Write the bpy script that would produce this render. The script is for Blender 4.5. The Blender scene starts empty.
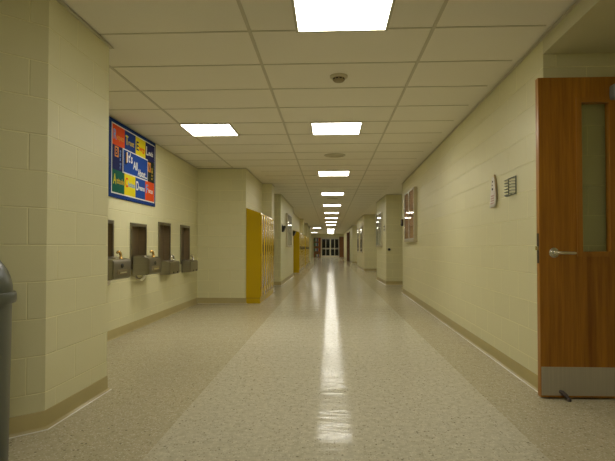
import bpy, bmesh, math, random
from mathutils import Vector, Matrix
random.seed(7)
S = bpy.context.scene
C = S.collection
PI = math.pi
H = 2.44                      # ceiling height

# ------------------------------------------------------------------ materials
def mat(name, col, rough=0.5, metal=0.0, spec=0.5):
    m = bpy.data.materials.new(name); m.use_nodes = True
    b = m.node_tree.nodes['Principled BSDF']
    b.inputs['Base Color'].default_value = (*col, 1)
    b.inputs['Roughness'].default_value = rough
    b.inputs['Metallic'].default_value = metal
    b.inputs['Specular IOR Level'].default_value = spec
    return m

class NT:
    def __init__(s, m): s.t = m.node_tree; s.b = s.t.nodes['Principled BSDF']
    def n(s, typ, **kw):
        x = s.t.nodes.new(typ)
        for k, v in kw.items(): setattr(x, k, v)
        return x
    def l(s, a, b): s.t.links.new(a, b)
    def math(s, op, a, b=None, c=None):
        x = s.n('ShaderNodeMath', operation=op)
        for i, v in enumerate((a, b, c)):
            if v is None: continue
            if isinstance(v, (int, float)): x.inputs[i].default_value = v
            else: s.l(v, x.inputs[i])
        return x.outputs[0]
    def mix(s, fac, a, b, blend='MIX'):
        x = s.n('ShaderNodeMix', data_type='RGBA', blend_type=blend)
        for i, v in ((0, fac), (6, a), (7, b)):
            if isinstance(v, (int, float)): x.inputs[i].default_value = v
            elif isinstance(v, tuple): x.inputs[i].default_value = (*v, 1)
            else: s.l(v, x.inputs[i])
        return x.outputs[2]
    def noise(s, vec, scale, detail=3.0, rough=0.5):
        x = s.n('ShaderNodeTexNoise'); x.inputs['Scale'].default_value = scale
        x.inputs['Detail'].default_value = detail; x.inputs['Roughness'].default_value = rough
        if vec is not None: s.l(vec, x.inputs['Vector'])
        return x.outputs['Fac']
    def ramp(s, fac, lo, hi):
        x = s.n('ShaderNodeMapRange'); x.inputs[1].default_value = lo; x.inputs[2].default_value = hi
        s.l(fac, x.inputs[0]); return x.outputs[0]
    def bump(s, h, strength, dist):
        x = s.n('ShaderNodeBump'); x.inputs['Strength'].default_value = strength
        x.inputs['Distance'].default_value = dist; s.l(h, x.inputs['Height'])
        s.l(x.outputs[0], s.b.inputs['Normal'])
    def scaled(s, vec, sc):
        x = s.n('ShaderNodeMapping'); x.inputs['Scale'].default_value = sc
        s.l(vec, x.inputs['Vector']); return x.outputs[0]

def varied(name, col, rough, metal=0.0, amount=0.12, scale=(8, 8, 8), spec=0.5, bump=0.0):
    """plain finish with a faint uneven tone of its own"""
    m = mat(name, col, rough, metal, spec); t = NT(m)
    co = t.n('ShaderNodeTexCoord').outputs['Object']
    f = t.noise(t.scaled(co, scale), 1.0, 4)
    dark = tuple(c * (1 - amount) for c in col); lite = tuple(min(1, c * (1 + amount)) for c in col)
    t.l(t.mix(f, dark, lite), t.b.inputs['Base Color'])
    if bump: t.bump(f, bump, 0.002)
    return m

def block_wall(name, col):
    m = mat(name, col, 0.42, 0, 0.4); t = NT(m)
    uv = t.n('ShaderNodeTexCoord').outputs['UV']
    br = t.n('ShaderNodeTexBrick'); br.offset = 0.5
    br.inputs['Scale'].default_value = 1.0
    br.inputs['Brick Width'].default_value = 0.406
    br.inputs['Row Height'].default_value = 0.2033
    br.inputs['Mortar Size'].default_value = 0.0045
    br.inputs['Mortar Smooth'].default_value = 0.6
    br.inputs['Color1'].default_value = (*col, 1)
    br.inputs['Color2'].default_value = (*(c * 0.975 for c in col), 1)
    br.inputs['Mortar'].default_value = (*(c * 1.16 for c in col), 1)  # joints coloured lighter to suggest the bright reflections along them
    t.l(uv, br.inputs['Vector'])
    big = t.noise(uv, 1.3, 3)
    c2 = t.mix(t.math('MULTIPLY', big, 0.10), br.outputs['Color'], tuple(c * 0.75 for c in col))
    t.l(c2, t.b.inputs['Base Color'])
    fine = t.noise(uv, 160, 3)
    h = t.math('ADD', t.math('MULTIPLY', br.outputs['Fac'], -1.0), t.math('MULTIPLY', fine, 0.10))
    t.bump(h, 0.75, 0.0045)
    return m

WALLC = (0.765, 0.728, 0.455)
M_WALL = block_wall('painted_block', WALLC)
M_PLAIN = varied('plain_paint', (0.62, 0.585, 0.37), 0.5, amount=0.04)
M_BASE = varied('vinyl_base', (0.44, 0.365, 0.165), 0.3, amount=0.08)
M_PALELINE = mat('pale_line', (0.78, 0.76, 0.66), 0.35)
M_TRIM = mat('ceiling_grid_paint', (0.58, 0.54, 0.41), 0.5)

M_CEIL = mat('ceiling_tile', (0.62, 0.575, 0.43), 0.85, 0, 0.2)
t = NT(M_CEIL); co = t.n('ShaderNodeTexCoord').outputs['Object']
f = t.noise(co, 140, 4, 0.7); g = t.noise(co, 1.1, 2)
t.l(t.mix(t.math('ADD', t.math('MULTIPLY', f, 0.5), t.math('MULTIPLY', g, 0.4)), (0.89, 0.85, 0.735), (0.81, 0.77, 0.66)), t.b.inputs['Base Color'])
t.bump(f, 0.35, 0.003)

# speckled vinyl floor: pale field down the middle, browner border tiles along the walls
M_FLOOR = mat('speckled_floor', (0.5, 0.48, 0.36), 0.14, 0, 0.04)
t = NT(M_FLOOR); co = t.n('ShaderNodeTexCoord').outputs['Object']
sx = t.n('ShaderNodeSeparateXYZ'); t.l(co, sx.inputs[0])
inner = t.math('MULTIPLY', t.math('GREATER_THAN', sx.outputs[0], -0.885), t.math('LESS_THAN', sx.outputs[0], 1.035))
def chips(scale, thr, rnd, shift):
    v = t.n('ShaderNodeTexVoronoi'); v.inputs['Scale'].default_value = scale; v.inputs['Randomness'].default_value = 1.0
    mp = t.n('ShaderNodeMapping'); mp.inputs['Location'].default_value = (shift, shift * 2.3, 0); t.l(co, mp.inputs['Vector'])
    t.l(mp.outputs[0], v.inputs['Vector'])
    cs = t.n('ShaderNodeSeparateColor'); t.l(v.outputs['Color'], cs.inputs[0])
    return t.math('MULTIPLY', t.math('LESS_THAN', v.outputs['Distance'], thr), t.math('GREATER_THAN', cs.outputs[0], rnd))
cl = t.noise(co, 26, 4, 0.65)
field = t.mix(t.ramp(cl, 0.35, 0.65), (0.52, 0.482, 0.350), (0.66, 0.615, 0.470))
border = t.mix(t.ramp(cl, 0.35, 0.65), (0.475, 0.423, 0.280), (0.555, 0.496, 0.340))
c0 = t.mix(inner, border, field)
c1 = t.mix(t.math('MULTIPLY', chips(95, 0.42, 0.70, 0.3), 0.55), c0, (0.80, 0.77, 0.65))
c2 = t.mix(t.math('MULTIPLY', chips(80, 0.36, 0.84, 4.1), 0.6), c1, (0.24, 0.19, 0.10))
c3 = t.mix(t.math('MULTIPLY', chips(46, 0.28, 0.92, 9.7), 0.75), c2, (0.13, 0.11, 0.07))
t.l(c3, t.b.inputs['Base Color'])
wav = t.math('ADD', t.noise(t.scaled(co, (1.2, 3.6, 1)), 1.7, 2), t.math('MULTIPLY', t.noise(t.scaled(co, (7, 16, 1)), 1.0, 2), 0.16))
t.bump(wav, 0.42, 0.010)
t.l(t.math('ADD', t.math('MULTIPLY', t.noise(co, 5, 3), 0.10), 0.065), t.b.inputs['Roughness'])

def wood(name, c_dark, c_lite, rough=0.35):
    m = mat(name, c_lite, rough); t = NT(m)
    co = t.n('ShaderNodeTexCoord').outputs['Object']
    f1 = t.noise(t.scaled(co, (26, 26, 1.1)), 1.0, 5, 0.6)
    f2 = t.noise(t.scaled(co, (5, 5, 0.5)), 1.0, 3)
    f3 = t.noise(t.scaled(co, (150, 150, 5)), 1.0, 2)
    f = t.math('ADD', t.math('ADD', t.math('MULTIPLY', f1, 0.55), t.math('MULTIPLY', f2, 0.35)), t.math('MULTIPLY', f3, 0.15))
    t.l(t.mix(t.ramp(f, 0.38, 0.68), c_lite, c_dark), t.b.inputs['Base Color'])
    return m
M_OAK = wood('varnished_oak', (0.23, 0.080, 0.006), (0.52, 0.225, 0.020))
M_OAKEDGE = wood('oak_edge', (0.33, 0.13, 0.012), (0.46, 0.20, 0.024))
M_OAKFAR = wood('red_oak', (0.17, 0.06, 0.012), (0.26, 0.10, 0.02))
M_BROWN = wood('dark_oak', (0.07, 0.028, 0.010), (0.12, 0.045, 0.015), 0.85)
M_BROWN.node_tree.nodes['Principled BSDF'].inputs['Specular IOR Level'].default_value = 0.1
M_CORK = varied('cork_board', (0.50, 0.235, 0.11), 0.8, amount=0.25, scale=(30, 30, 5))

def brushed(name, col, rough, sc=(2, 2, 160)):
    m = mat(name, col, rough, 1.0); t = NT(m)
    co = t.n('ShaderNodeTexCoord').outputs['Object']
    f = t.noise(t.scaled(co, sc), 1.0, 3)
    t.l(t.mix(f, tuple(c * 0.8 for c in col), tuple(min(1, c * 1.15) for c in col)), t.b.inputs['Base Color'])
    t.l(t.math('ADD', t.math('MULTIPLY', f, 0.15), rough - 0.07), t.b.inputs['Roughness'])
    return m
M_STEEL = brushed('brushed_steel', (0.30, 0.275, 0.22), 0.34)
M_STEELD = brushed('dull_steel_panel', (0.42, 0.35, 0.25), 0.4)
M_KICK = brushed('kick_plate_steel', (0.56, 0.52, 0.44), 0.5, (160, 2, 2))
M_KICK.node_tree.nodes['Principled BSDF'].inputs['Metallic'].default_value = 0.45
M_CHROME = mat('chrome', (0.75, 0.74, 0.70), 0.13, 1.0)
M_BRASS = mat('brass', (0.62, 0.42, 0.15), 0.22, 1.0)
M_ALU = varied('satin_aluminium', (0.62, 0.60, 0.53), 0.4, 0.7, amount=0.06)
M_GREYMET = varied('grey_enamel', (0.22, 0.23, 0.20), 0.4, 0.2, amount=0.06)
M_DKMETAL = mat('dark_bronze', (0.055, 0.043, 0.034), 0.45, 0.5)
M_BLACK = mat('black_plastic', (0.012, 0.012, 0.012), 0.35)
M_RUBBER = mat('rubber', (0.10, 0.075, 0.065), 0.7)
M_YELLOW = varied('yellow_enamel', (0.57, 0.385, 0.010), 0.13, amount=0.05, scale=(3, 3, 3), spec=0.15)
M_SEAM = mat('locker_seam', (0.16, 0.09, 0.005), 0.6)
M_CAN = varied('grey_green_plastic', (0.085, 0.095, 0.07), 0.32, amount=0.10, scale=(5, 5, 2))
M_FLAP = mat('dark_flap', (0.02, 0.022, 0.018), 0.4)
M_PAPER = mat('white_paper', (0.84, 0.80, 0.73), 0.8)
M_PAPERP = mat('pink_print', (0.62, 0.42, 0.38), 0.8)
M_INK = mat('dark_ink', (0.03, 0.025, 0.03), 0.7)
M_TAPE = mat('tan_tape', (0.36, 0.27, 0.12), 0.6)
M_WIRE = mat('dark_green_wire', (0.13, 0.145, 0.095), 0.4, 0.3)
M_CREAM = mat('cream_plastic', (0.62, 0.56, 0.40), 0.5)
M_CREAMD = mat('tan_plastic', (0.36, 0.29, 0.15), 0.5)
M_FRAMEB = mat('beige_frame_paint', (0.56, 0.50, 0.33), 0.4)
M_WHITEF = mat('white_frame_paint', (0.68, 0.64, 0.50), 0.4)
M_NIGHT = mat('night_glass', (0.006, 0.008, 0.007), 0.08)

def glass(name, tint, refl=0.12):
    m = bpy.data.materials.new(name); m.use_nodes = True
    nt = m.node_tree; nt.nodes.clear()
    o = nt.nodes.new('ShaderNodeOutputMaterial'); mx = nt.nodes.new('ShaderNodeMixShader')
    tr = nt.nodes.new('ShaderNodeBsdfTransparent'); tr.inputs[0].default_value = (*tint, 1)
    gl = nt.nodes.new('ShaderNodeBsdfGlossy'); gl.inputs['Roughness'].default_value = 0.03
    fr = nt.nodes.new('ShaderNodeFresnel'); ge = nt.nodes.new('ShaderNodeNewGeometry')
    ior = nt.nodes.new('ShaderNodeMapRange'); ior.inputs[3].default_value = 1.5; ior.inputs[4].default_value = 1 / 1.5
    nt.links.new(ge.outputs['Backfacing'], ior.inputs[0]); nt.links.new(ior.outputs[0], fr.inputs[0])
    inv = nt.nodes.new('ShaderNodeMath'); inv.operation = 'MULTIPLY_ADD'; inv.inputs[1].default_value = -1; inv.inputs[2].default_value = 1
    nt.links.new(ge.outputs['Backfacing'], inv.inputs[0])
    mu = nt.nodes.new('ShaderNodeMath'); mu.operation = 'MULTIPLY'
    nt.links.new(fr.outputs[0], mu.inputs[0]); nt.links.new(inv.outputs[0], mu.inputs[1])
    nt.links.new(mu.outputs[0], mx.inputs[0]); nt.links.new(tr.outputs[0], mx.inputs[1])
    nt.links.new(gl.outputs[0], mx.inputs[2]); nt.links.new(mx.outputs[0], o.inputs[0])
    return m
M_GLASS = glass('clear_glass', (0.95, 0.96, 0.94))
M_GLASSD = glass('smoked_glass', (0.90, 0.92, 0.88))

M_LAMP = bpy.data.materials.new('lit_diffuser'); M_LAMP.use_nodes = True
nt = M_LAMP.node_tree; nt.nodes.clear()
em = nt.nodes.new('ShaderNodeEmission'); em.inputs[0].default_value = (1.0, 0.962, 0.86, 1); em.inputs[1].default_value = 12.0
out = nt.nodes.new('ShaderNodeOutputMaterial'); nt.links.new(em.outputs[0], out.inputs[0])

def flat(name, col, rough=0.6): return mat(name, col, rough, 0, 0.08)
P_BLUE = flat('poster_blue', (0.008, 0.036, 0.18)); P_NAVY = flat('poster_navy', (0.012, 0.016, 0.09))
P_MID = flat('poster_mid_blue', (0.012, 0.055, 0.27))
P_RED = flat('poster_red', (0.66, 0.075, 0.012)); P_YEL = flat('poster_yellow', (0.66, 0.55, 0.012))
P_GRN = flat('poster_green', (0.008, 0.095, 0.06)); P_BLK = flat('poster_black', (0.012, 0.02, 0.014))
P_WHITE = flat('poster_white', (0.72, 0.72, 0.68)); P_ORG = flat('poster_orange', (0.66, 0.26, 0.05))
P_GOLD = flat('poster_gold', (0.60, 0.42, 0.05)); P_LBLUE = flat('poster_light_blue', (0.16, 0.30, 0.62))

# ------------------------------------------------------------------ mesh helpers
def link(name, me, m=None, parent=None):
    o = bpy.data.objects.new(name, me); C.objects.link(o)
    if m is not None:
        for x in (m if isinstance(m, (list, tuple)) else [m]): me.materials.append(x)
    if parent is not None: o.parent = parent
    return o

def obj(name, bm, m, parent=None, smooth=None):
    bmesh.ops.recalc_face_normals(bm, faces=bm.faces)
    me = bpy.data.meshes.new(name); bm.to_mesh(me); bm.free()
    o = link(name, me, m, parent)
    if smooth is not None:
        for p in me.polygons: p.use_smooth = True
        me.set_sharp_from_angle(angle=math.radians(smooth))
    return o

def tag(o, label, cat, group=None, kind=None):
    o['label'] = label; o['category'] = cat
    if group: o['group'] = group
    if kind: o['kind'] = kind
    return o

def thing(name, label, cat, loc=(0, 0, 0), rz=0.0, group=None, kind=None):
    o = bpy.data.objects.new(name, None); C.objects.link(o)
    o.location = loc; o.rotation_euler = (0, 0, rz)
    o.empty_display_size = 0.1
    return tag(o, label, cat, group, kind)

def dup(root, loc, label, rz=None, group=None):
    r = root.copy(); C.objects.link(r); r.location = loc
    if rz is not None: r.rotation_euler = (0, 0, rz)
    r['label'] = label
    if group: r['group'] = group
    for ch in list(root.children):
        c = ch.copy(); C.objects.link(c); c.parent = r
        for g in list(ch.children):
            d = g.copy(); C.objects.link(d); d.parent = c
    return r

def add_box(bm, x0, x1, y0, y1, z0, z1, bev=0.0, seg=2, mi=0):
    r = bmesh.ops.create_cube(bm, size=1.0)
    vs = r['verts']
    for v in vs:
        v.co = Vector(((x0 + x1) / 2 + v.co.x * (x1 - x0), (y0 + y1) / 2 + v.co.y * (y1 - y0), (z0 + z1) / 2 + v.co.z * (z1 - z0)))
    fs = list({f for v in vs for f in v.link_faces})
    for f in fs: f.material_index = mi
    if bev > 0:
        es = list({e for v in vs for e in v.link_edges})
        bmesh.ops.bevel(bm, geom=es, offset=bev, segments=seg, profile=0.5, affect='EDGES')
    return bm

def box(x0, x1, y0, y1, z0, z1, bev=0.0, seg=2):
    return add_box(bmesh.new(), x0, x1, y0, y1, z0, z1, bev, seg)

def add_lathe(bm, prof, n=32, cx=0, cy=0, cap=True):
    rings = []
    for r, z in prof:
        rings.append([bm.verts.new((cx + r * math.cos(2 * PI * i / n), cy + r * math.sin(2 * PI * i / n), z)) for i in range(n)])
    for a, b in zip(rings, rings[1:]):
        for i in range(n): bm.faces.new((a[i], a[(i + 1) % n], b[(i + 1) % n], b[i]))
    if cap:
        bm.faces.new(rings[0][::-1]); bm.faces.new(rings[-1])
    return bm

def add_tube(bm, pts, r, n=8, cap=True):
    pts = [Vector(p) for p in pts]; rings = []
    up = None
    for i, p in enumerate(pts):
        d = (pts[min(i + 1, len(pts) - 1)] - pts[max(i - 1, 0)]).normalized()
        if up is None:
            up = d.orthogonal().normalized()
        up = (up - d * up.dot(d)).normalized(); s = d.cross(up)
        rr = r[i] if isinstance(r, (list, tuple)) else r
        rings.append([bm.verts.new(p + (up * math.cos(2 * PI * k / n) + s * math.sin(2 * PI * k / n)) * rr) for k in range(n)])
    for a, b in zip(rings, rings[1:]):
        for k in range(n): bm.faces.new((a[k], a[(k + 1) % n], b[(k + 1) % n], b[k]))
    if cap:
        bm.faces.new(rings[0][::-1]); bm.faces.new(rings[-1])
    return bm

def add_prism_x(bm, poly, x0, x1):
    """poly in (y,z) extruded along x"""
    a = [bm.verts.new((x0, y, z)) for y, z in poly]; b = [bm.verts.new((x1, y, z)) for y, z in poly]
    n = len(poly)
    bm.faces.new(a); bm.faces.new(b[::-1])
    for i in range(n): bm.faces.new((a[i], b[i], b[(i + 1) % n], a[(i + 1) % n]))
    return bm

def add_frame(bm, x0, x1, z0, z1, w, y0, y1):
    """rectangular ring in the xz plane, w wide, from depth y0 to y1"""
    o = [(x0, z0), (x1, z0), (x1, z1), (x0, z1)]; i = [(x0 + w, z0 + w), (x1 - w, z0 + w), (x1 - w, z1 - w), (x0 + w, z1 - w)]
    V = {}
    for tag_, pts in (('o', o), ('i', i)):
        for k, (x, z) in enumerate(pts):
            for yy, nm in ((y0, 'a'), (y1, 'b')): V[tag_, k, nm] = bm.verts.new((x, yy, z))
    for k in range(4):
        j = (k + 1) % 4
        bm.faces.new((V['o', k, 'a'], V['o', j, 'a'], V['i', j, 'a'], V['i', k, 'a']))
        bm.faces.new((V['o', k, 'b'], V['i', k, 'b'], V['i', j, 'b'], V['o', j, 'b']))
        bm.faces.new((V['o', k, 'a'], V['o', k, 'b'], V['o', j, 'b'], V['o', j, 'a']))
        bm.faces.new((V['i', k, 'a'], V['i', j, 'a'], V['i', j, 'b'], V['i', k, 'b']))
    return bm

def boolean(o, cutter_bm):
    me = bpy.data.meshes.new('cut'); bmesh.ops.recalc_face_normals(cutter_bm, faces=cutter_bm.faces)
    cutter_bm.to_mesh(me); cutter_bm.free()
    c = bpy.data.objects.new('cut', me); C.objects.link(c); c.matrix_world = o.matrix_world
    c.parent = o.parent
    md = o.modifiers.new('b', 'BOOLEAN'); md.operation = 'DIFFERENCE'; md.object = c; md.solver = 'EXACT'
    bpy.context.view_layer.update()
    dg = bpy.context.evaluated_depsgraph_get()
    new = bpy.data.meshes.new_from_object(o.evaluated_get(dg))
    o.modifiers.clear(); o.data = new
    bpy.data.objects.remove(c); bpy.data.meshes.remove(me)

# plan sweeps: the room side lies to the LEFT of the walking direction when side=+1
def offset_line(pts, d):
    out = []
    n = len(pts)
    for i in range(n):
        p = Vector(pts[i])
        d0 = (p - Vector(pts[i - 1])).normalized() if i > 0 else None
        d1 = (Vector(pts[i + 1]) - p).normalized() if i < n - 1 else None
        if d0 is None: d0 = d1
        if d1 is None: d1 = d0
        n0 = Vector((-d0.y, d0.x)); n1 = Vector((-d1.y, d1.x))
        b = (n0 + n1)
        b = b / max(1e-6, b.dot(n0))
        out.append(p + b * d)
    return out

def sweep(name, pts, prof, m, side=1, uvstart=0.0, closed_prof=True, smooth=None):
    """prof: list of (offset into the room, z); swept along the plan polyline with mitred corners"""
    bm = bmesh.new(); uvl = bm.loops.layers.uv.new('UVMap')
    cum = [uvstart]
    for a, b in zip(pts, pts[1:]): cum.append(cum[-1] + (Vector(b) - Vector(a)).length)
    cols = []
    for off, z in prof:
        line = offset_line(pts, off * side)
        cols.append([bm.verts.new((p.x, p.y, z)) for p in line])
    k = len(prof)
    for j in range(k if closed_prof else k - 1):
        a, b = cols[j], cols[(j + 1) % k]
        za, zb = prof[j][1], prof[(j + 1) % k][1]
        for i in range(len(pts) - 1):
            f = bm.faces.new((a[i], a[i + 1], b[i + 1], b[i]))
            for lp, (u, v) in zip(f.loops, ((cum[i], za), (cum[i + 1], za), (cum[i + 1], zb), (cum[i], zb))): lp[uvl].uv = (u, v)
    if closed_prof:
        bm.faces.new([c[0] for c in cols]); bm.faces.new([c[-1] for c in cols][::-1])
    return obj(name, bm, m, smooth=smooth)

WT = 0.10
BASE_PROF = [(0.0, 0.0), (0.020, 0.0), (0.017, 0.004), (0.009, 0.010), (0.005, 0.018), (0.004, 0.098), (0.0, 0.102)]
def wall(name, base, label, pts, side, base_skip=False, z0=0.0, uvstart=0.0):
    w = sweep(name, pts, [(0, z0), (0, H), (-WT, H), (-WT, z0)], M_WALL, side, uvstart)
    tag(w, label, 'wall', kind='structure')
    if base:
        b = sweep(base, pts, BASE_PROF, M_BASE, side, smooth=50)
        tag(b, 'tan vinyl baseboard along the foot of the ' + label, 'baseboard', kind='structure')
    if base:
        k_ = sweep('trim_3', [tuple(p) for p in offset_line(pts, 0.0195 * side)], [(0, 0), (0.007, 0), (0.005, 0.0025), (0, 0.0035)], M_PALELINE, side)  # thin pale strip along the foot of the wall
        tag(k_, 'thin pale line where the floor meets the ' + label, 'sealant', kind='structure')
    t_ = sweep('trim_1', pts, [(0, H - 0.016), (0.022, H - 0.016), (0.022, H - 0.012), (0.004, H - 0.012), (0.004, H), (0, H)], M_TRIM, side)
    tag(t_, 'thin metal ceiling angle along the top of the ' + label, 'trim', kind='structure')
    return w

# ------------------------------------------------------------------ the room
bm = box(-3.0, 2.7, -4.1, 51.3, -0.1, 0.0); tag(obj('floor', bm, M_FLOOR), 'glossy speckled cream floor with browner border strips along both walls', 'floor', kind='structure')
bm = box(-3.0, 2.7, -4.1, 51.3, H, H + 0.08); tag(obj('ceiling', bm, M_CEIL), 'beige suspended tile ceiling running down the whole corridor', 'ceiling', kind='structure')

# left side (walking away from the camera the room is on the right => side=-1)
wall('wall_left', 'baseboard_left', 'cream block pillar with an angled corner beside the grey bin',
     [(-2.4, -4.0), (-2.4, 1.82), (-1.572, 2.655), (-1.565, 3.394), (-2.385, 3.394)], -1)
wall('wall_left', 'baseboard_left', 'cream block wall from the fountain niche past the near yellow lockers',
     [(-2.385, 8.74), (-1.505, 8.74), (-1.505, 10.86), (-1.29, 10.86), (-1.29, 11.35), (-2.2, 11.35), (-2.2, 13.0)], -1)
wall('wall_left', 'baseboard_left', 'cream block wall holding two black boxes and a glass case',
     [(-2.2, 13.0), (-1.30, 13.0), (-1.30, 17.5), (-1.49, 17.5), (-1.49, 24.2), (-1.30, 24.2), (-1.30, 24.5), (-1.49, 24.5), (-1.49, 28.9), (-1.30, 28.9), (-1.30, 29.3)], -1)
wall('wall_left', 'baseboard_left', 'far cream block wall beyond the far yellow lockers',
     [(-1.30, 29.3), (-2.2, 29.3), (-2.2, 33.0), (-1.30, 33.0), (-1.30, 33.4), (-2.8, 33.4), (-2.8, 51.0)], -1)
# right side
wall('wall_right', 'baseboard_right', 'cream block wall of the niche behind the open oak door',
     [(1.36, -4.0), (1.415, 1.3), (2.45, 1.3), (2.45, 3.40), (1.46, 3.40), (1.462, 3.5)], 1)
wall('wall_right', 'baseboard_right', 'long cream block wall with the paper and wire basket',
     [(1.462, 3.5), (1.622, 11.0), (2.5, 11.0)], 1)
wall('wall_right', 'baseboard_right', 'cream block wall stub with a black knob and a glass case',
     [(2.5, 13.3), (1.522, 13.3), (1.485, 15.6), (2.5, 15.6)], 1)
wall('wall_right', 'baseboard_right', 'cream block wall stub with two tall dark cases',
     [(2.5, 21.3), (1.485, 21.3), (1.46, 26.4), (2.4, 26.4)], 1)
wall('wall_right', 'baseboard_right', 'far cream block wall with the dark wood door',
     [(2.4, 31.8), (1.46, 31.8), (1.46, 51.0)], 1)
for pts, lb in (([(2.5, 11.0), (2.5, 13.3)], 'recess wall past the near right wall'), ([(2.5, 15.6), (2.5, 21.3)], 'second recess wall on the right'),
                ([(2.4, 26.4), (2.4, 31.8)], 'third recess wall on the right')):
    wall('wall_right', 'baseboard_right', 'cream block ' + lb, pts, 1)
wall('wall_back', None, 'unseen cream block wall added behind the camera to close the space for light', [(1.36, -4.0), (-2.4, -4.0)], -1)  # unseen wall, added to close off the space for the light
# lintel / lowered ceiling of the niche with the door
bm = bmesh.new()
poly = [(1.415, 1.3), (2.45, 1.3), (2.45, 3.40), (1.46, 3.40)]
a = [bm.verts.new((x, y, 2.325)) for x, y in poly]; b = [bm.verts.new((x, y, H)) for x, y in poly]
bm.faces.new(a[::-1]); bm.faces.new(b)
for i in range(4): bm.faces.new((a[i], a[(i + 1) % 4], b[(i + 1) % 4], b[i]))
tag(obj('ceiling', bm, M_PLAIN), 'plain lowered ceiling of the niche above the oak door', 'ceiling', kind='structure')
tag(sweep('trim_1', [(1.415, 1.3), (1.46, 3.40)], [(0, H - 0.016), (0.022, H - 0.016), (0.022, H - 0.012), (0.004, H - 0.012), (0.004, H), (0, H)], M_TRIM, 1),
    'thin metal ceiling angle above the door niche', 'trim', kind='structure')

# fountain wall: block wall with four cut-outs for the niches of the drinking fountains
FX = -2.385
FU = [5.035, 6.005, 6.966, 7.972]        # centres of the fountains along the wall
FWID, FZ0 = 0.475, 0.76
FZ1S = [1.285, 1.285, 1.345, 1.350]
bm = bmesh.new(); uvl = bm.loops.layers.uv.new('UVMap')
us = [3.394]
for c in FU: us += [c - FWID / 2, c + FWID / 2]
us.append(8.74)
def quad(p, uv):
    f = bm.faces.new([bm.verts.new(q) for q in p])
    for lp, u in zip(f.loops, uv): lp[uvl].uv = u
for i in range(len(us) - 1):
    zs = [0, FZ0, FZ1S[i // 2] if i % 2 else 1.3, H]
    for j in range(3):
        u0, u1, z0, z1 = us[i], us[i + 1], zs[j], zs[j + 1]
        if j == 1 and i % 2 == 1:
            for (pa, pb) in (((u0, z0), (u0, z1)), ((u0, z1), (u1, z1)), ((u1, z1), (u1, z0)), ((u1, z0), (u0, z0))):
                quad([(FX, pa[0], pa[1]), (FX, pb[0], pb[1]), (FX - WT, pb[0], pb[1]), (FX - WT, pa[0], pa[1])], [pa, pb, pb, pa])
            continue
        for X in (FX, FX - WT):
            quad([(X, u0, z0), (X, u1, z0), (X, u1, z1), (X, u0, z1)], [(u0, z0), (u1, z0), (u1, z1), (u0, z1)])
bmesh.ops.remove_doubles(bm, verts=bm.verts, dist=1e-5)
tag(obj('wall_left', bm, M_WALL), 'cream block niche wall behind the four drinking fountains', 'wall', kind='structure')
tag(sweep('baseboard_left', [(FX, 3.394), (FX, 8.74)], BASE_PROF, M_BASE, -1, smooth=50), 'tan vinyl baseboard under the four drinking fountains', 'baseboard', kind='structure')
tag(sweep('trim_1', [(FX, 3.394), (FX, 8.74)], [(0, H - 0.016), (0.022, H - 0.016), (0.022, H - 0.012), (0.004, H - 0.012), (0.004, H), (0, H)], M_TRIM, -1),
    'thin metal ceiling angle above the blue poster', 'trim', kind='structure')
tag(sweep('wall_left', [(-2.2, 13.0), (-2.2, 12.9)], [(0, 0), (0, H), (-WT, H), (-WT, 0)], M_WALL, 1), 'short cream block return in the dark left recess', 'wall', kind='structure')

# ceiling grid bars
XG = [-1.74, -0.53, 0.68]
Y0G, DT = 3.21, 0.592
bm = bmesh.new()
bars = []
for x in XG:
    y0, y1 = (3.42, 8.72) if x < -1.5 else (-3.98, 50.98)
    add_box(bm, x - 0.011, x + 0.011, y0, y1, H - 0.005, H)
k0 = int((-3.9 - Y0G) / DT)
for k in range(k0, 80):
    y = Y0G + k * DT
    if y > 50.9: break
    xl = -1.29 if not (3.45 < y < 8.7) else -2.36
    if 2.6 <= y <= 3.45: xl = -1.545
    if y < 2.6: xl = -2.36 if y < 1.8 else -1.6
    if 33.5 < y: xl = -2.75
    xr = 1.40
    add_box(bm, xl, xr, y - 0.007, y + 0.007, H - 0.004, H)
tag(obj('trim_2', bm, M_TRIM), 'painted metal grid bars between the ceiling tiles', 'ceiling grid', kind='structure')

# ------------------------------------------------------------------ ceiling lights
def ordinal(n): return ['nearest', 'second', 'third', 'fourth', 'fifth', 'sixth', 'seventh', 'eighth', 'ninth', 'tenth', 'eleventh', 'twelfth', 'thirteenth', 'fourteenth'][n]
lw, ld = 0.565, 0.575
proto = thing('ceiling_light', '', 'ceiling light', group='lit square ceiling panels')
bm = add_frame(bmesh.new(), -lw / 2 - 0.018, lw / 2 + 0.018, -ld / 2 - 0.012, ld / 2 + 0.012, 0.018, -0.016, 0.0)
bm.transform(Matrix(((1, 0, 0, 0), (0, 0, 1, 0), (0, 1, 0, 0), (0, 0, 0, 1))))
obj('frame', bm, M_TRIM, proto)
obj('diffuser', box(-lw / 2, lw / 2, -ld / 2 + 0.006, ld / 2 - 0.006, -0.012, -0.002), M_LAMP, proto)
yl = [2.914] + [5.865 + 3.552 * k for k in range(13)]
proto.location = (0.08, yl[0], H)
proto['label'] = 'nearest square lit ceiling panel cut by the top of the view'
yl.pop(9)
for n, y in enumerate(yl[1:]):
    dup(proto, (0.08, y, H), 'lit square ceiling panel, %s in the centre row counting from the camera' % ordinal(n + 1))
dup(proto, (0.08, -1.1, H), 'lit square ceiling panel behind the camera, nothing else near it')
dup(proto, (-1.445, 5.865, H), 'lit square ceiling panel alone above the drinking fountain niche')
dup(proto, (-0.92, 35.4, H), 'lit square ceiling panel far off, nearer one left of the centre row')
dup(proto, (-1.45, 46.0, H), 'lit square ceiling panel far off, farther one left of the centre row')

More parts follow.
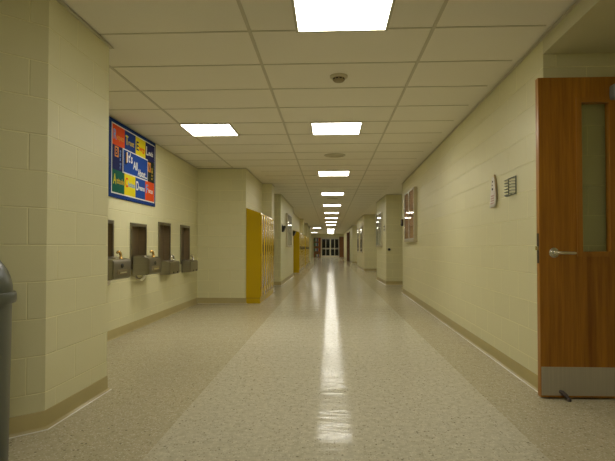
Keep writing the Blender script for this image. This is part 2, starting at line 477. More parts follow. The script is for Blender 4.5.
# smoke detector, ceiling speakers
sd = thing('smoke_detector', 'round tan smoke detector on the ceiling between the two nearest panels', 'smoke detector', (0.077, 4.09, H))
obj('base', add_lathe(bmesh.new(), [(0.074, 0), (0.074, -0.012), (0.066, -0.018), (0.05, -0.019)], 32), M_CREAM, sd, 40)
obj('head', add_lathe(bmesh.new(), [(0.05, -0.018), (0.048, -0.036), (0.040, -0.046), (0.02, -0.05)], 32), M_CREAMD, sd, 40)
for k in range(10):
    a = 2 * PI * k / 10; m4 = Matrix.Rotation(a, 4, 'Z')
    q = box(0.046, 0.0495, -0.010, 0.010, -0.034, -0.024); q.transform(m4)
    obj('vent', q, M_DKMETAL, sd)
sp = thing('ceiling_speaker', 'round cream speaker grille in the ceiling between second and third panels', 'ceiling speaker', (0.08, 7.6, H), group='round ceiling speakers')
obj('rim', add_lathe(bmesh.new(), [(0.165, 0), (0.165, -0.008), (0.150, -0.012), (0.143, -0.008)], 40), M_TRIM, sp, 40)
for k in range(7):
    r = 0.02 * (k + 1)
    obj('grille_ring', add_tube(bmesh.new(), [(r * math.cos(2 * PI * i / 24), r * math.sin(2 * PI * i / 24), -0.011) for i in range(25)], 0.004, 5), M_CREAM, sp)
dup(sp, (0.08, 14.2, H), 'round cream speaker grille in the ceiling between fourth and fifth panels')

# ------------------------------------------------------------------ drinking fountains
def fountain(name_label, u, brass, FZ1, drop):
    """local frame: x along the wall, -y out of the wall"""
    ft = thing('drinking_fountain', name_label, 'drinking fountain', (FX, u, 0.66), PI / 2, 'wall drinking fountains')
    z = lambda v: v - 0.66
    hw = 0.2475
    al = bmesh.new()
    w2 = FWID / 2 - 0.004; d = 0.085; zb, zt = FZ0 + 0.004, FZ1 - 0.004
    # niche lining: back, sides, top, bottom
    add_box(al, -w2, w2, d, d + 0.004, z(zb), z(zt))
    add_box(al, -w2, -w2 + 0.004, -0.002, d, z(zb), z(zt)); add_box(al, w2 - 0.004, w2, -0.002, d, z(zb), z(zt))
    add_box(al, -w2 + 0.004, w2 - 0.004, -0.002, d, z(zt) - 0.004, z(zt)); add_box(al, -w2 + 0.004, w2 - 0.004, -0.002, d, z(zb), z(zb) + 0.004)
    obj('niche_panel', al, M_STEELD, ft)
    obj('niche_frame', add_frame(bmesh.new(), -hw - 0.01, hw + 0.01, z(FZ0 - 0.02), z(FZ1 + 0.017), 0.038, -0.014, 0.0), M_STEEL, ft)
    z = lambda v: v - 0.66 - drop
    # cantilevered basin with a raised rear and a rounded lip
    P = 0.22 if brass else 0.18
    zt = 0.905 if brass else 0.885
    prof = [(-0.015, 0.665), (-P + 0.03, 0.672), (-P, 0.69), (-P, 0.855), (-P + 0.008, 0.872), (-P + 0.03, 0.880), (-0.10, 0.892), (-0.06, zt), (-0.015, zt)]
    if not brass: prof = [(-0.015, 0.685), (-P + 0.03, 0.690), (-P + 0.02, 0.70), (-P + 0.02, 0.855), (-P + 0.03, 0.868), (-0.10, 0.875), (-0.06, zt), (-0.015, zt)]
    bb = add_prism_x(bmesh.new(), [(y, z(v)) for y, v in prof], -0.215, 0.225)
    bmesh.ops.bevel(bb, geom=[e for e in bb.edges if abs(e.verts[0].co.x - e.verts[1].co.x) < 1e-6], offset=0.010, segments=2, affect='EDGES')
    basin = obj('basin', bb, M_STEEL, ft, 35)
    cut = bmesh.new(); bmesh.ops.create_uvsphere(cut, u_segments=28, v_segments=14, radius=1.0)
    cut.transform(Matrix.Translation((-0.06, -0.10, z(0.905))) @ Matrix.Diagonal((0.125, 0.058, 0.075, 1)))
    boolean(basin, cut)
    dr = obj('drain', add_lathe(bmesh.new(), [(0.022, z(0.831)), (0.022, z(0.835)), (0.012, z(0.836))], 16, -0.06, -0.10), M_CHROME, basin, 40)
    # bubbler
    bz = 0.872 if brass else 0.866
    bub = bmesh.new()
    add_lathe(bub, [(0.026, z(bz)), (0.026, z(bz + 0.014)), (0.016, z(bz + 0.022)), (0.014, z(bz + 0.05))], 16, 0, 0)
    add_tube(bub, [(0, 0, z(bz + 0.045)), (-0.004, 0.004, z(bz + 0.068)), (-0.016, 0.010, z(bz + 0.084)), (-0.036, 0.018, z(bz + 0.085)), (-0.048, 0.024, z(bz + 0.072))], [0.014, 0.016, 0.017, 0.015, 0.011], 10)
    bub.transform(Matrix.Translation((0.11, -0.155, 0) if brass else (0.09, -0.115, 0)))
    obj('bubbler', bub, M_BRASS if brass else M_CHROME, ft, 50)
    yf = -P if brass else -P + 0.02
    if brass:
        bt = bmesh.new(); add_lathe(bt, [(0.024, 0), (0.024, 0.006), (0.018, 0.012)], 20)
        bt.transform(Matrix.Translation((-0.01, yf, z(0.812))) @ Matrix.Rotation(PI / 2, 4, 'X'))
        obj('push_button', bt, M_BLACK, ft, 40)
        pl = obj('name_plate', box(-0.12, 0.12, yf - 0.006, yf, z(0.725), z(0.775), 0.002, 1), M_STEELD, ft)
        obj('push_bar', box(-0.10, 0.06, yf - 0.022, yf - 0.006, z(0.735), z(0.752), 0.003, 1), M_CHROME, pl)
        tr = bmesh.new()
        add_tube(tr, [(-0.06, -0.10, z(0.70))] + [(-0.06 + 0.0, -0.10 + 0.055 - 0.055 * math.cos(a), z(0.665) - 0.055 * math.sin(a)) for a in [k * PI / 10 for k in range(11)]] + [(-0.06, 0.01, z(0.70))], 0.02, 10)
        obj('drain_trap', tr, M_CHROME, ft, 60)
    else:
        for xx in (-0.06, 0.12):
            bt = add_lathe(bmesh.new(), [(0.014, 0), (0.014, 0.005), (0.010, 0.008)], 14)
            bt.transform(Matrix.Translation((xx, yf, z(0.712))) @ Matrix.Rotation(PI / 2, 4, 'X'))
            obj('push_button', bt, M_BLACK, ft, 40)
    return ft
fountain('steel drinking fountain with brass spout, partly hidden by the block pillar', FU[0], True, FZ1S[0], 0)
fountain('steel drinking fountain with brass spout, whole one next to the hidden one', FU[1], True, FZ1S[1], 0)
fountain('steel drinking fountain with chrome spout, second from the niche corner', FU[2], False, FZ1S[2], 0.065)
fountain('steel drinking fountain with chrome spout, beside the niche corner', FU[3], False, FZ1S[3], 0.08)

# ------------------------------------------------------------------ poster
PU0, PU1, PZ0, PZ1 = 5.145, 6.55, 1.556, 2.420
po = thing('wall_poster', 'large blue framed poster of coloured word squares above the drinking fountains', 'poster', (FX, (PU0 + PU1) / 2, PZ0), PI / 2)
W2 = (PU1 - PU0) / 2; PH = PZ1 - PZ0
obj('backing', box(-W2, W2, -0.018, -0.001, 0, PH, 0.003, 1), P_BLUE, po)
ix0, ix1, iz0, iz1 = -W2 + 0.07, W2 - 0.06, 0.058, PH - 0.058
obj('border', box(ix0 - 0.014, ix1 + 0.014, -0.020, -0.018, iz0 - 0.014, iz1 + 0.014), P_WHITE, po)
def patch(x0, x1, z0, z1, m, y=-0.020, th=0.002): return obj('colour_square', box(x0, x1, y - th, y, z0, z1), m, po)
cw = (ix1 - ix0) / 4; zr1, zr2 = iz0 + 0.25, iz1 - 0.225
def words(txt, x, z, size, m, y=-0.0226, parent=po, bold=True, shear=0.0, width=None, rot=0.0):
    cu = bpy.data.curves.new('txt', 'FONT'); cu.body = txt; cu.size = size; cu.extrude = 0.0006; cu.shear = shear
    if bold: cu.offset = size * 0.018
    o = bpy.data.objects.new('txt', cu); C.objects.link(o); bpy.context.view_layer.update()
    me = bpy.data.meshes.new_from_object(o.evaluated_get(bpy.context.evaluated_depsgraph_get()))
    bpy.data.objects.remove(o); bpy.data.curves.remove(cu)
    me.materials.clear()
    xs = [v.co.x for v in me.vertices]; w = max(xs) - min(xs)
    sxx = (width / w) if width else 1.0
    for v in me.vertices:
        cx, cz = (v.co.x - min(xs)) * sxx, v.co.y
        v.co = Vector((x + cx * math.cos(rot) - cz * math.sin(rot), y - v.co.z, z + cx * math.sin(rot) + cz * math.cos(rot)))
    return link('lettering', me, m, parent)
top = [(P_RED, 'Respect', P_LBLUE, P_ORG), (P_BLUE, 'Trust', P_YEL, P_GOLD), (P_YEL, 'Energy', P_NAVY, P_RED), (P_NAVY, 'Leads', P_WHITE, P_WHITE)]
bot = [(P_GRN, 'Attitude', P_YEL, P_GOLD), (P_YEL, 'Choices', P_RED, P_LBLUE), (P_MID, 'Dreams', P_WHITE, P_WHITE), (P_RED, 'Focus', P_LBLUE, P_WHITE)]
for row, z0, z1, zt in ((top, zr2, iz1, zr2 + 0.075), (bot, iz0, zr1, iz0 + 0.105)):
    for k, (m, wd, mc, ms) in enumerate(row):
        x0 = ix0 + k * cw
        patch(x0, x0 + cw, z0, z1, m)
        words(wd[0], x0 + 0.025, zt - 0.01, 0.155, mc, width=0.075)
        words(wd[1:], x0 + 0.108, zt, 0.088, ms, width=min(cw - 0.13, 0.040 * len(wd[1:])))
patch(ix0, ix0 + 0.265, zr1, zr2, P_NAVY); patch(ix1 - 0.255, ix1, zr1, zr2, P_BLK)
patch(ix0 + 0.06, ix0 + 0.155, zr2 - 0.125, zr2 - 0.01, P_ORG, -0.022, 0.001)
patch(ix1 - 0.235, ix1 - 0.135, zr2 - 0.145, zr2 - 0.02, P_ORG, -0.022, 0.001)
words('B', ix0 + 0.075, zr2 - 0.11, 0.12, P_NAVY, -0.0232, width=0.06); words('V', ix1 - 0.222, zr2 - 0.135, 0.13, P_NAVY, -0.0232, width=0.07)
for k, ch in enumerate('elief'):
    words(ch, ix0 + 0.19, zr2 - 0.06 - 0.048 * k, 0.055, P_LBLUE, width=0.022 if ch in 'lif' else 0.034)
for k, ch in enumerate('alue'):
    words(ch, ix1 - 0.10, zr2 - 0.10 - 0.045 * k, 0.055, P_GOLD, width=0.034)
cen = thing('centre_panel', '', '', (0, 0, 0)); del cen['label'], cen['category']
C.objects.unlink(cen); bpy.data.objects.remove(cen)
ca, cb, cz0, cz1 = ix0 + 0.262, ix1 - 0.25, zr1 - 0.005, zr2 + 0.005
pan = obj('centre_panel', box(ca, cb, -0.027, -0.022, cz0, cz1), P_WHITE, po)
obj('centre_field', box(ca + 0.014, cb - 0.014, -0.029, -0.027, cz0 + 0.014, cz1 - 0.014), P_MID, pan)
obj('letter_block', box(ca + 0.055, ca + 0.10, -0.0300, -0.029, cz1 - 0.175, cz1 - 0.03), P_BLK, pan)
words('I', ca + 0.088, cz1 - 0.15, 0.165, P_ORG, -0.0302, pan, width=0.018)
words('I', ca + 0.100, cz1 - 0.145, 0.165, P_WHITE, -0.0307, pan, width=0.026)
words("t's", ca + 0.145, cz1 - 0.135, 0.155, P_WHITE, -0.0302, pan, width=0.12)
words('All', ca + 0.285, cz1 - 0.195, 0.135, P_WHITE, -0.0302, pan, width=0.135)
words('About...', ca + 0.43, cz1 - 0.255, 0.125, P_WHITE, -0.0302, pan, width=cb - ca - 0.46)

# ------------------------------------------------------------------ lockers
LW, LD, LZB, LZF = 0.345, 0.262, 1.72, 1.63
lk = thing('locker', 'yellow sloped-top locker with its side exposed at the near end of the near row', 'locker', (-1.505 + 0.002, 8.765 + LW / 2, 0), PI / 2, 'yellow lockers of the near row')
hw = LW / 2 - 0.0008
bm = add_prism_x(bmesh.new(), [(-0.0, 0.10), (-LD, 0.10), (-LD, LZF), (0, LZB)], -hw, hw); obj('body', bm, M_YELLOW, lk)
obj('plinth', box(-hw, hw, -LD + 0.004, 0, 0, 0.094), M_YELLOW, lk)
obj('plinth_seam', box(-hw + 0.002, hw - 0.002, -LD + 0.008, -0.002, 0.094, 0.10), M_SEAM, lk)
dr = obj('door', box(-hw + 0.012, hw - 0.012, -LD - 0.012, -LD, 0.125, LZF - 0.03, 0.003, 2), M_YELLOW, lk, 40)
for zz in (1.45, 1.475, 1.50, 0.20, 0.225, 0.25):
    obj('louvre', add_prism_x(bmesh.new(), [(-LD - 0.0115, zz), (-LD - 0.018, zz + 0.002), (-LD - 0.0115, zz + 0.014)], -0.075, 0.075), M_YELLOW, dr)
hd = obj('handle', box(0.055, 0.095, -LD - 0.021, -LD - 0.0115, 0.93, 1.06, 0.004, 1), M_DKMETAL, dr)
for zz in (0.25, 0.85, 1.4): obj('hinge', box(-hw + 0.006, -hw + 0.0115, -LD - 0.010, -LD - 0.0002, zz, zz + 0.05), M_SEAM, lk)
names = ['second', 'third', 'fourth', 'fifth']
for k in range(1, 6):
    lb = 'yellow sloped-top locker, %s from the near end of the near row' % names[k - 1] if k < 5 else 'yellow sloped-top locker, last of the near row against the wall projection'
    dup(lk, (-1.503, 8.765 + LW / 2 + LW * k, 0), lb)
n1 = 13
nums = ['first', 'second', 'third', 'fourth', 'fifth', 'sixth', 'seventh', 'eighth', 'ninth', 'tenth', 'eleventh', 'twelfth', 'thirteenth']
for k in range(n1):
    lb = 'yellow locker with its brown-shaded side exposed, near end of the middle row' if k == 0 else 'yellow sloped-top locker, %s along the middle row past the glass case' % nums[k]
    dup(lk, (-1.488, 19.65 + LW * (k + 0.5), 0), lb, group='yellow lockers of the middle row')
for k in range(12):
    dup(lk, (-1.488, 24.6 + LW * (k + 0.5), 0), 'yellow sloped-top locker, %s along the farthest row' % nums[k], group='yellow lockers of the farthest row')

# ------------------------------------------------------------------ open oak door in the niche
DX0, DY, DT_ = 1.396, 3.33, 0.045
DW, DH = 0.925, 2.127
do = thing('door_1', 'varnished oak door standing open flat against the niche wall, with steel kick plate', 'door', (DX0, DY, 0.012), 0, kind='structure')
# vision panel opening
vx0, vx1, vz0, vz1 = 0.262, 0.474, 0.948, 1.972
bm = bmesh.new()
for (x0, x1, z0, z1) in ((0.004, vx0, 0, DH), (vx1, DW, 0, DH), (vx0, vx1, 0, vz0), (vx0, vx1, vz1, DH)):
    add_box(bm, x0, x1, 0, DT_, z0, z1)
obj('leaf', bm, M_OAK, do)
obj('edge_strip', box(0, 0.004, 0.001, DT_ - 0.001, 0, DH), M_OAKEDGE, do)
fr = obj('window_frame', add_frame(bmesh.new(), vx0 - 0.018, vx1 + 0.018, vz0 - 0.018, vz1 + 0.018, 0.034, -0.010, DT_), M_OAKEDGE, do)
obj('glass_pane', box(vx0 + 0.012, vx1 - 0.012, 0.018, 0.024, vz0 + 0.012, vz1 - 0.012), M_GLASSD, fr)
kp = obj('kick_plate', box(0.004, DW - 0.02, -0.0025, 0.0, 0.012, 0.200, 0.0008, 1), M_KICK, do)
# lever handle
hz = 0.956
lv = obj('handle_rose', add_lathe(bmesh.new(), [(0.033, 0), (0.033, 0.006), (0.027, 0.011), (0.014, 0.013), (0.012, 0.045)], 28), M_CHROME, do, 40)
lv.data.transform(Matrix.Translation((0.092, 0, hz)) @ Matrix.Rotation(PI / 2, 4, 'X'))
bm = bmesh.new()
add_tube(bm, [(0.092, -0.040, hz), (0.105, -0.048, hz), (0.13, -0.050, hz - 0.001), (0.20, -0.050, hz - 0.003), (0.213, -0.050, hz - 0.003)], [0.012, 0.013, 0.0125, 0.012, 0.009], 12)
obj('lever', bm, M_CHROME, lv, 50)
lp = obj('latch_plate', box(-0.002, 0.0, 0.008, 0.036, 0.885, 1.085, 0.0006, 1), M_DKMETAL, do)
obj('latch_bolt', add_prism_x(bmesh.new(), [(0.012, 0.972), (0.032, 0.972), (0.032, 0.998), (0.012, 0.998)], -0.014, -0.002), M_CHROME, lp)
cl = obj('door_closer', box(0.460, 0.70, -0.062, -0.0, 1.966, 2.064, 0.012, 3), M_GREYMET, do, 40)
obj('closer_arm', box(0.56, 0.90, -0.055, -0.035, 2.065, 2.075, 0.002, 1), M_GREYMET, cl)
# kick-down holder near the latch corner
bm = bmesh.new()
add_tube(bm, [(0.122, -0.003, 0.040), (0.130, -0.018, 0.038), (0.146, -0.036, 0.022), (0.156, -0.046, 0.006)], [0.010, 0.014, 0.014, 0.010], 10)
kh = obj('door_holder', bm, M_RUBBER, do, 50)
obj('rubber_tip', add_lathe(bmesh.new(), [(0.012, -0.0115), (0.014, -0.002), (0.012, 0.008), (0.008, 0.012)], 16, 0.160, -0.050), M_RUBBER, kh, 50)
for zz in (0.18, 1.0, 1.88): obj('hinge', add_tube(bmesh.new(), [(DW + 0.008, 0.004, zz), (DW + 0.008, 0.004, zz + 0.11)], 0.008, 10), M_STEEL, do)

# ------------------------------------------------------------------ right wall pieces
def rwx(y): return 1.4605 + (y - 3.4) * 0.021333
RA = -PI / 2 - math.atan(0.021333)     # local -y points out of the right wall
# paper notice
py = 4.455
pn = thing('paper_notice', 'white paper strip hanging by tape on the right wall beside the wire basket', 'paper', (rwx(py) - 0.002, py, 1.365), RA)
bm = bmesh.new(); rows = 9; cols = 5
grid = []
for i in range(rows):
    f = i / (rows - 1); zz = 0.275 * f
    wd0, wd1 = -0.105 + 0.035 * f ** 1.5, 0.095 - 0.085 * f ** 1.3
    grid.append([bm.verts.new((wd0 + (wd1 - wd0) * j / (cols - 1), -0.004 - 0.010 * (1 - f) * (j / (cols - 1)) ** 2 - 0.012 * (1 - f), zz)) for j in range(cols)])
for i in range(rows - 1):
    for j in range(cols - 1): bm.faces.new((grid[i][j], grid[i][j + 1], grid[i + 1][j + 1], grid[i + 1][j]))
sh = obj('sheet', bm, M_PAPER, pn, 60)
md = sh.modifiers.new('thick', 'SOLIDIFY'); md.thickness = 0.0012; md.offset = 1
def on_sheet(fx, fz):    # point just in front of the sheet
    f = fz / 0.275; wd0, wd1 = -0.105 + 0.035 * f ** 1.5, 0.095 - 0.085 * f ** 1.3
    j = (fx - wd0) / (wd1 - wd0)
    return -0.0075 - 0.010 * (1 - f) * max(0, j) ** 2 - 0.012 * (1 - f)
for (x0, x1, z0, z1) in ((-0.045, -0.030, 0.225, 0.240), (-0.050, -0.036, 0.195, 0.205), (-0.048, -0.020, 0.155, 0.172)):
    yy = on_sheet((x0 + x1) / 2, z0); obj('dark_mark', box(x0, x1, yy - 0.001, yy + 0.003, z0, z1), M_INK, pn)
for k in range(4):
    bm = bmesh.new(); z0 = 0.03 + 0.022 * k; x0, x1 = -0.07, 0.03
    a, b = on_sheet(x0, z0), on_sheet(x1, z0)
    vs = [(x0, a - 0.001, z0), (x1, b - 0.001, z0), (x1, b - 0.001, z0 + 0.010), (x0, a - 0.001, z0 + 0.010)]
    fr_ = [bm.verts.new(v) for v in vs]; bk = [bm.verts.new((v[0], v[1] + 0.002, v[2])) for v in vs]
    bm.faces.new(fr_); bm.faces.new(bk[::-1])
    for i in range(4): bm.faces.new((fr_[i], fr_[(i + 1) % 4], bk[(i + 1) % 4], bk[i]))
    obj('pink_line', bm, M_PAPERP, pn)
bm = bmesh.new()
add_tube(bm, [(0.0, -0.001, 0.285), (0.03, -0.004, 0.25), (0.055, -0.010, 0.19), (0.075, -0.012, 0.12), (0.085, -0.008, 0.06)], [0.010, 0.012, 0.010, 0.008, 0.005], 6)
obj('tape_strip', bm, M_TAPE, pn, 60)
# wire basket
wy = 4.01
wb = thing('wire_basket', 'small dark wire basket fixed to the right wall near the oak door', 'wire basket', (rwx(wy) - 0.002, wy, 1.425), RA)
bw = 0.088
obj('back_frame', add_frame(bmesh.new(), -bw, bw, 0.0, 0.145, 0.007, -0.006, 0.0), M_WIRE, wb)
for k in range(6):
    zz = 0.008 + 0.024 * k
    dd = 0.046
    bm = add_tube(bmesh.new(), [(-bw + 0.005, -0.004, zz), (-bw + 0.010, -dd * 0.7, zz - 0.004), (-bw + 0.03, -dd, zz - 0.006), (0, -dd - 0.006, zz - 0.008), (bw - 0.03, -dd, zz - 0.004), (bw - 0.010, -dd * 0.7, zz), (bw - 0.005, -0.004, zz)], 0.0028, 6)
    obj('wire', bm, M_WIRE, wb, 60)
obj('bottom_lip', add_tube(bmesh.new(), [(-0.02, -0.052, -0.006), (0.02, -0.056, -0.014), (0.07, -0.052, -0.012), (0.082, -0.03, 0.0)], 0.005, 8), M_WIRE, wb, 60)

# glazed display cases
def display_case(label, loc, rz, w, h, depth=0.055, inner=M_CORK, panes=2, sliding=True, frame=M_ALU):
    dc = thing('display_case', label, 'display case', loc, rz, 'glass display cases along the walls')
    x0, x1 = -w / 2, w / 2
    cb = bmesh.new()
    add_box(cb, x0, x1, -0.012, -0.001, 0, h)
    for (a, b, c, d) in ((x0, x0 + 0.012, 0, h), (x1 - 0.012, x1, 0, h), (x0 + 0.012, x1 - 0.012, 0, 0.012), (x0 + 0.012, x1 - 0.012, h - 0.012, h)):
        add_box(cb, a, b, -depth, -0.012, c, d)
    obj('case', cb, M_FRAMEB if frame is M_ALU else frame, dc)
    obj('back_board', box(x0 + 0.013, x1 - 0.013, -depth + 0.004, -0.0125, 0.013, h - 0.013), inner, dc)
    pw = w / panes
    for k in range(panes):
        a, b = x0 + pw * k, x0 + pw * (k + 1)
        df = obj('sliding_door', add_frame(bmesh.new(), a + 0.002, b - 0.002, 0.002, h - 0.002, 0.030, -depth - 0.010, -depth + 0.002), frame, dc)
        obj('pane', box(a + 0.028, b - 0.028, -depth - 0.006, -depth - 0.002, 0.028, h - 0.028), M_GLASS, df)
    obj('sill', box(x0 + 0.0, x1, -depth - 0.014, -0.001, -0.035, -0.001, 0.002, 1), M_FRAMEB, dc)
    return dc
cy = 9.55
display_case('glass display case with brown board on the near right wall', (rwx(cy) - 0.001, cy, 1.15), RA, 1.30, 0.955)
display_case('glass display case on the right wall stub just past the first recess', (1.498 - 0.0005, 14.75, 1.05), -PI / 2 + math.atan(0.0159), 1.3, 0.98, 0.03, varied('grey_board', (0.30, 0.30, 0.26), 0.6))
M_DKB = varied('dark_board', (0.055, 0.055, 0.045), 0.6)
display_case('tall dark glass case on the second right stub, nearer of two', (1.4775, 22.45, 0.80), -PI / 2 + math.atan(0.0049), 1.05, 1.17, 0.04, M_DKB, 1)
display_case('tall dark glass case on the second right stub, farther of two', (1.468, 24.75, 0.80), -PI / 2 + math.atan(0.0049), 1.05, 1.17, 0.04, M_DKB, 1)
display_case('glass case on the left wall between the two black wall boxes', (-1.3005, 15.25, 1.05), PI / 2, 1.5, 0.98, 0.05, varied('grey_green_board', (0.26, 0.28, 0.24), 0.6))

# small dark pull station at the far end of the near right wall
fa = thing('alarm_pull', 'small dark alarm box at the far end of the near right wall', 'alarm box', (rwx(10.9) - 0.001, 10.9, 1.48), RA)
obj('housing', box(-0.045, 0.045, -0.045, 0, 0, 0.15, 0.006, 2), M_DKMETAL, fa, 40)
obj('pull_bar', box(-0.03, 0.03, -0.058, -0.045, 0.03, 0.05, 0.003, 1), M_GREYMET, fa)
# switch plate on the corner beyond the recess
sw = thing('light_switch', 'small switch plate on the stub corner right of the second glass case', 'light switch', (1.5155, 13.62, 1.45), -PI / 2 + math.atan(0.0159))
obj('plate', box(-0.04, 0.04, -0.006, 0, 0, 0.19, 0.002, 1), M_ALU, sw)
for zz in (0.03, 0.12): obj('toggle', box(-0.012, 0.012, -0.022, -0.006, zz, zz + 0.035, 0.003, 1), M_DKMETAL, sw)
kb = thing('wall_bumper', 'round black knob on the facing wall of the first right recess', 'knob', (1.60, 13.30, 0.955))
for nm, pr, m in (('rose', [(0.036, 0.0), (0.036, 0.008), (0.022, 0.012)], M_DKMETAL), ('grip', [(0.014, 0.01), (0.014, 0.03), (0.030, 0.04), (0.032, 0.055), (0.022, 0.066)], M_BLACK)):
    o = obj(nm, add_lathe(bmesh.new(), pr, 20), m, kb, 50); o.data.transform(Matrix.Rotation(PI / 2, 4, 'X'))

# black boxes on the left wall
def wall_box(label, loc):
    w = thing('wall_speaker', label, 'wall speaker', loc, PI / 2, 'black wall boxes on the left wall')
    obj('housing', add_prism_x(bmesh.new(), [(0, 0.0), (-0.045, 0.01), (-0.10, 0.15), (-0.10, 0.17), (0, 0.17)], -0.10, 0.10), M_BLACK, w)
    obj('bracket', box(-0.05, 0.05, -0.012, 0, 0.17, 0.20, 0.002, 1), M_DKMETAL, w)
    gr = bmesh.new()
    for k in range(5):
        f = 0.15 + 0.17 * k; yy, zz = -0.045 - 0.055 * f, 0.01 + 0.14 * f
        add_box(gr, -0.08, 0.08, yy - 0.008, yy + 0.004, zz - 0.004, zz + 0.004)
    obj('grille', gr, M_DKMETAL, w)
wall_box('black wedge box high on the left wall before the glass case', (-1.299, 13.35, 1.43))
wall_box('black wedge box high on the left wall just above the middle lockers', (-1.299, 17.3, 1.42))

# ------------------------------------------------------------------ far end
# dark wood door set in the far right wall
d2 = thing('door_2', 'dark wood door standing ajar in the far right wall', 'door', (1.459, 36.2, 0.0), -PI / 2, kind='structure')
ajar = Matrix.Translation((0.52, -0.012, 0)) @ Matrix.Rotation(math.radians(7), 4, 'Z') @ Matrix.Translation((-0.52, 0, 0))
lf2 = obj('leaf', box(-0.52, 0.52, -0.05, -0.004, 0.01, 2.12), M_BROWN, d2); lf2.data.transform(ajar)
obj('door_frame', add_frame(bmesh.new(), -0.60, 0.60, -0.06, 2.20, 0.07, -0.011, -0.0005), M_BROWN, d2)
hh = obj('door_handle', box(-0.47, -0.38, -0.095, -0.05, 0.98, 1.02, 0.006, 1), M_STEEL, d2); hh.data.transform(ajar)

EY = 51.0
sweep_w = sweep('wall_end', [(-2.8, EY), (1.46, EY)], [(0, 0), (0, H), (-WT, H), (-WT, 0)], M_WALL, -1)
tag(sweep_w, 'cream end wall of the corridor behind the glazed doors', 'wall', kind='structure')
def glazed_door(name, label, xc):
    d = thing(name, label, 'door', (xc, EY, 0.0), 0, kind='structure')
    w = 0.88
    lf = bmesh.new()
    add_frame(lf, -w / 2, w / 2, 0.0, 2.08, 0.05, -0.075, -0.02)
    add_box(lf, -w / 2 + 0.045, w / 2 - 0.045, -0.075, -0.02, 0.07, 0.2)
    add_box(lf, -w / 2 + 0.045, w / 2 - 0.045, -0.075, -0.02, 1.90, 2.03)
    add_box(lf, -w / 2 + 0.045, w / 2 - 0.045, -0.074, -0.021, 0.86, 0.94); add_box(lf, -0.03, 0.03, -0.073, -0.022, 0.2, 1.90)
    obj('leaf', lf, M_WHITEF, d)
    for x0, x1 in ((-w / 2 + 0.045, -0.03), (0.03, w / 2 - 0.045)):
        for z0, z1 in ((0.2, 0.86), (0.94, 1.90)): obj('pane', box(x0, x1, -0.045, -0.035, z0, z1), M_NIGHT, d)
    obj('push_bar', box(-w / 2 + 0.08, w / 2 - 0.08, -0.12, -0.075, 0.98, 1.02, 0.004, 1), M_STEEL, d)
glazed_door('door_3', 'dark glazed door at the far end, beside the shelf unit', -0.40)
glazed_door('door_4', 'dark glazed door at the far end, beside the red oak door', 0.52)
d5 = thing('door_5', 'red oak door at the far end beside the glazed doors', 'door', (1.24, EY, 0), 0, kind='structure')
obj('leaf', box(-0.2, 0.2, -0.05, -0.005, 0.01, 2.1), M_OAKFAR, d5)
obj('door_frame', add_frame(bmesh.new(), -0.24, 0.24, -0.06, 2.15, 0.04, -0.06, -0.002), M_BROWN, d5)
obj('door_handle', box(-0.16, -0.10, -0.09, -0.05, 0.98, 1.02, 0.005, 1), M_STEEL, d5)
su = thing('shelf_unit', 'brown wooden shelf unit against the far end wall beside the glazed doors', 'shelf unit', (-1.28, EY, 0))
bm = bmesh.new()
for xx in (-0.36, 0.33): add_box(bm, xx, xx + 0.03, -0.36, -0.01, 0, 2.05)
add_box(bm, -0.33, 0.33, -0.03, -0.01, 0, 2.05)
obj('carcass', bm, M_OAKFAR, su)
for zz in (0.06, 0.62, 1.15, 1.62, 2.02): obj('shelf', box(-0.33, 0.33, -0.35, -0.03, zz, zz + 0.03), M_OAKFAR, su)
cols = [flat('book_red', (0.35, 0.05, 0.03)), flat('book_green', (0.05, 0.20, 0.08)), flat('book_cream', (0.55, 0.5, 0.4)), flat('book_blue', (0.08, 0.12, 0.25)), flat('book_tan', (0.38, 0.26, 0.12))]
shelfn = {0.09: 'bottom', 0.65: 'second', 1.18: 'third', 1.65: 'top'}
cn = ['red', 'green', 'cream', 'blue', 'tan']
for zz, nm in shelfn.items():
    x = -0.31
    for k in range(5):
        w = 0.10 + 0.015 * ((k * 7 + int(zz * 10)) % 3); h = 0.24 + 0.05 * ((k * 3 + int(zz * 7)) % 3)
        ci = (k + int(zz * 10)) % 5
        bo = obj('storage_box', box(x, x + w, -0.33, -0.06, zz + 0.0005, zz + h, 0.004, 1), cols[ci])
        bo.location = (-1.28, EY, 0)
        tag(bo, '%s box on the %s shelf of the far brown shelf unit' % (cn[ci], nm), 'box', 'boxes on the far shelf unit')
        x += w + 0.006

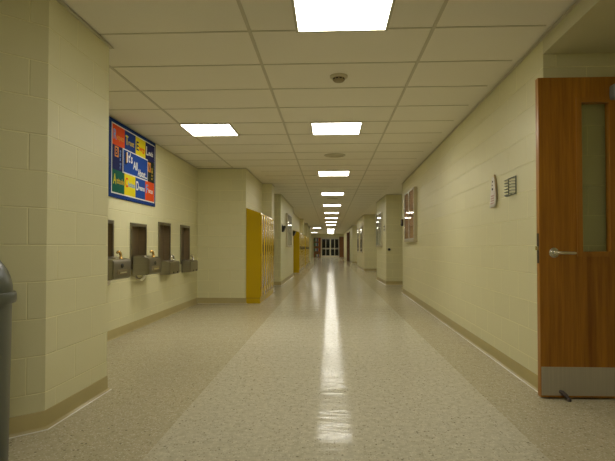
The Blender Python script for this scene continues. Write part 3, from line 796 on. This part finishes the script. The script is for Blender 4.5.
# ------------------------------------------------------------------ waste bin by the pillar
tb = thing('waste_bin', 'grey-green domed waste bin beside the angled block pillar', 'waste bin', (-1.682, 2.13, 0))
obj('body', add_lathe(bmesh.new(), [(0.205, 0.0), (0.214, 0.01), (0.223, 0.755), (0.224, 0.76)], 48), M_CAN, tb, 40)
obj('collar', add_lathe(bmesh.new(), [(0.222, 0.745), (0.238, 0.747), (0.241, 0.76), (0.241, 0.785), (0.236, 0.795), (0.225, 0.797)], 48), M_CAN, tb, 40)
dome = [(0.226, 0.795)] + [(0.226 * math.cos(a), 0.797 + 0.222 * math.sin(a)) for a in [k * PI / 2 / 14 for k in range(1, 14)]] + [(0.004, 1.019)]
lid = obj('dome_lid', add_lathe(bmesh.new(), dome, 48), M_CAN, tb, 40)
# flap: a patch of the dome facing the corridor, set slightly proud with a rim
def dome_patch(r_add, a0, a1, e0, e1, nA=14, nE=8):
    bm = bmesh.new(); g = []
    for lay in (0, 1):
        rr = 0.226 + r_add * (1 if lay else -1) * 1.0
        g.append([[bm.verts.new((rr * math.cos(e0 + (e1 - e0) * j / nE) * math.cos(a0 + (a1 - a0) * i / nA), rr * math.cos(e0 + (e1 - e0) * j / nE) * math.sin(a0 + (a1 - a0) * i / nA), 0.797 + (rr - 0.004) * math.sin(e0 + (e1 - e0) * j / nE))) for j in range(nE + 1)] for i in range(nA + 1)])
    for lay in (0, 1):
        for i in range(nA):
            for j in range(nE): bm.faces.new((g[lay][i][j], g[lay][i + 1][j], g[lay][i + 1][j + 1], g[lay][i][j + 1]))
    for i in range(nA):
        for j in (0, nE): bm.faces.new((g[0][i][j], g[0][i + 1][j], g[1][i + 1][j], g[1][i][j]))
    for j in range(nE):
        for i in (0, nA): bm.faces.new((g[0][i][j], g[0][i][j + 1], g[1][i][j + 1], g[1][i][j]))
    return bm
az = math.radians(-62)
obj('flap', dome_patch(0.004, az - 0.80, az + 0.80, 0.10, 0.95), M_FLAP, tb, 40)

# ------------------------------------------------------------------ camera, world, view
cam = bpy.data.cameras.new('camera'); co_ = bpy.data.objects.new('camera', cam); C.objects.link(co_)
cam.sensor_width = 36; cam.lens = 490 / 615 * 36; cam.clip_end = 200; cam.clip_start = 0.02
co_.location = (0, 0, 1.0)
co_.rotation_euler = (math.radians(90 + 1.1), 0, math.radians(2.592))
cam.shift_y = 7.9 / 615
S.camera = co_
w = bpy.data.worlds.new('world'); S.world = w; w.use_nodes = True
w.node_tree.nodes['Background'].inputs[0].default_value = (0.02, 0.02, 0.018, 1)
w.node_tree.nodes['Background'].inputs[1].default_value = 0.2
S.view_settings.view_transform = 'Standard'; S.view_settings.look = 'None'
S.view_settings.gamma = 1.0; S.view_settings.exposure = 0.48
S.view_settings.use_curve_mapping = False
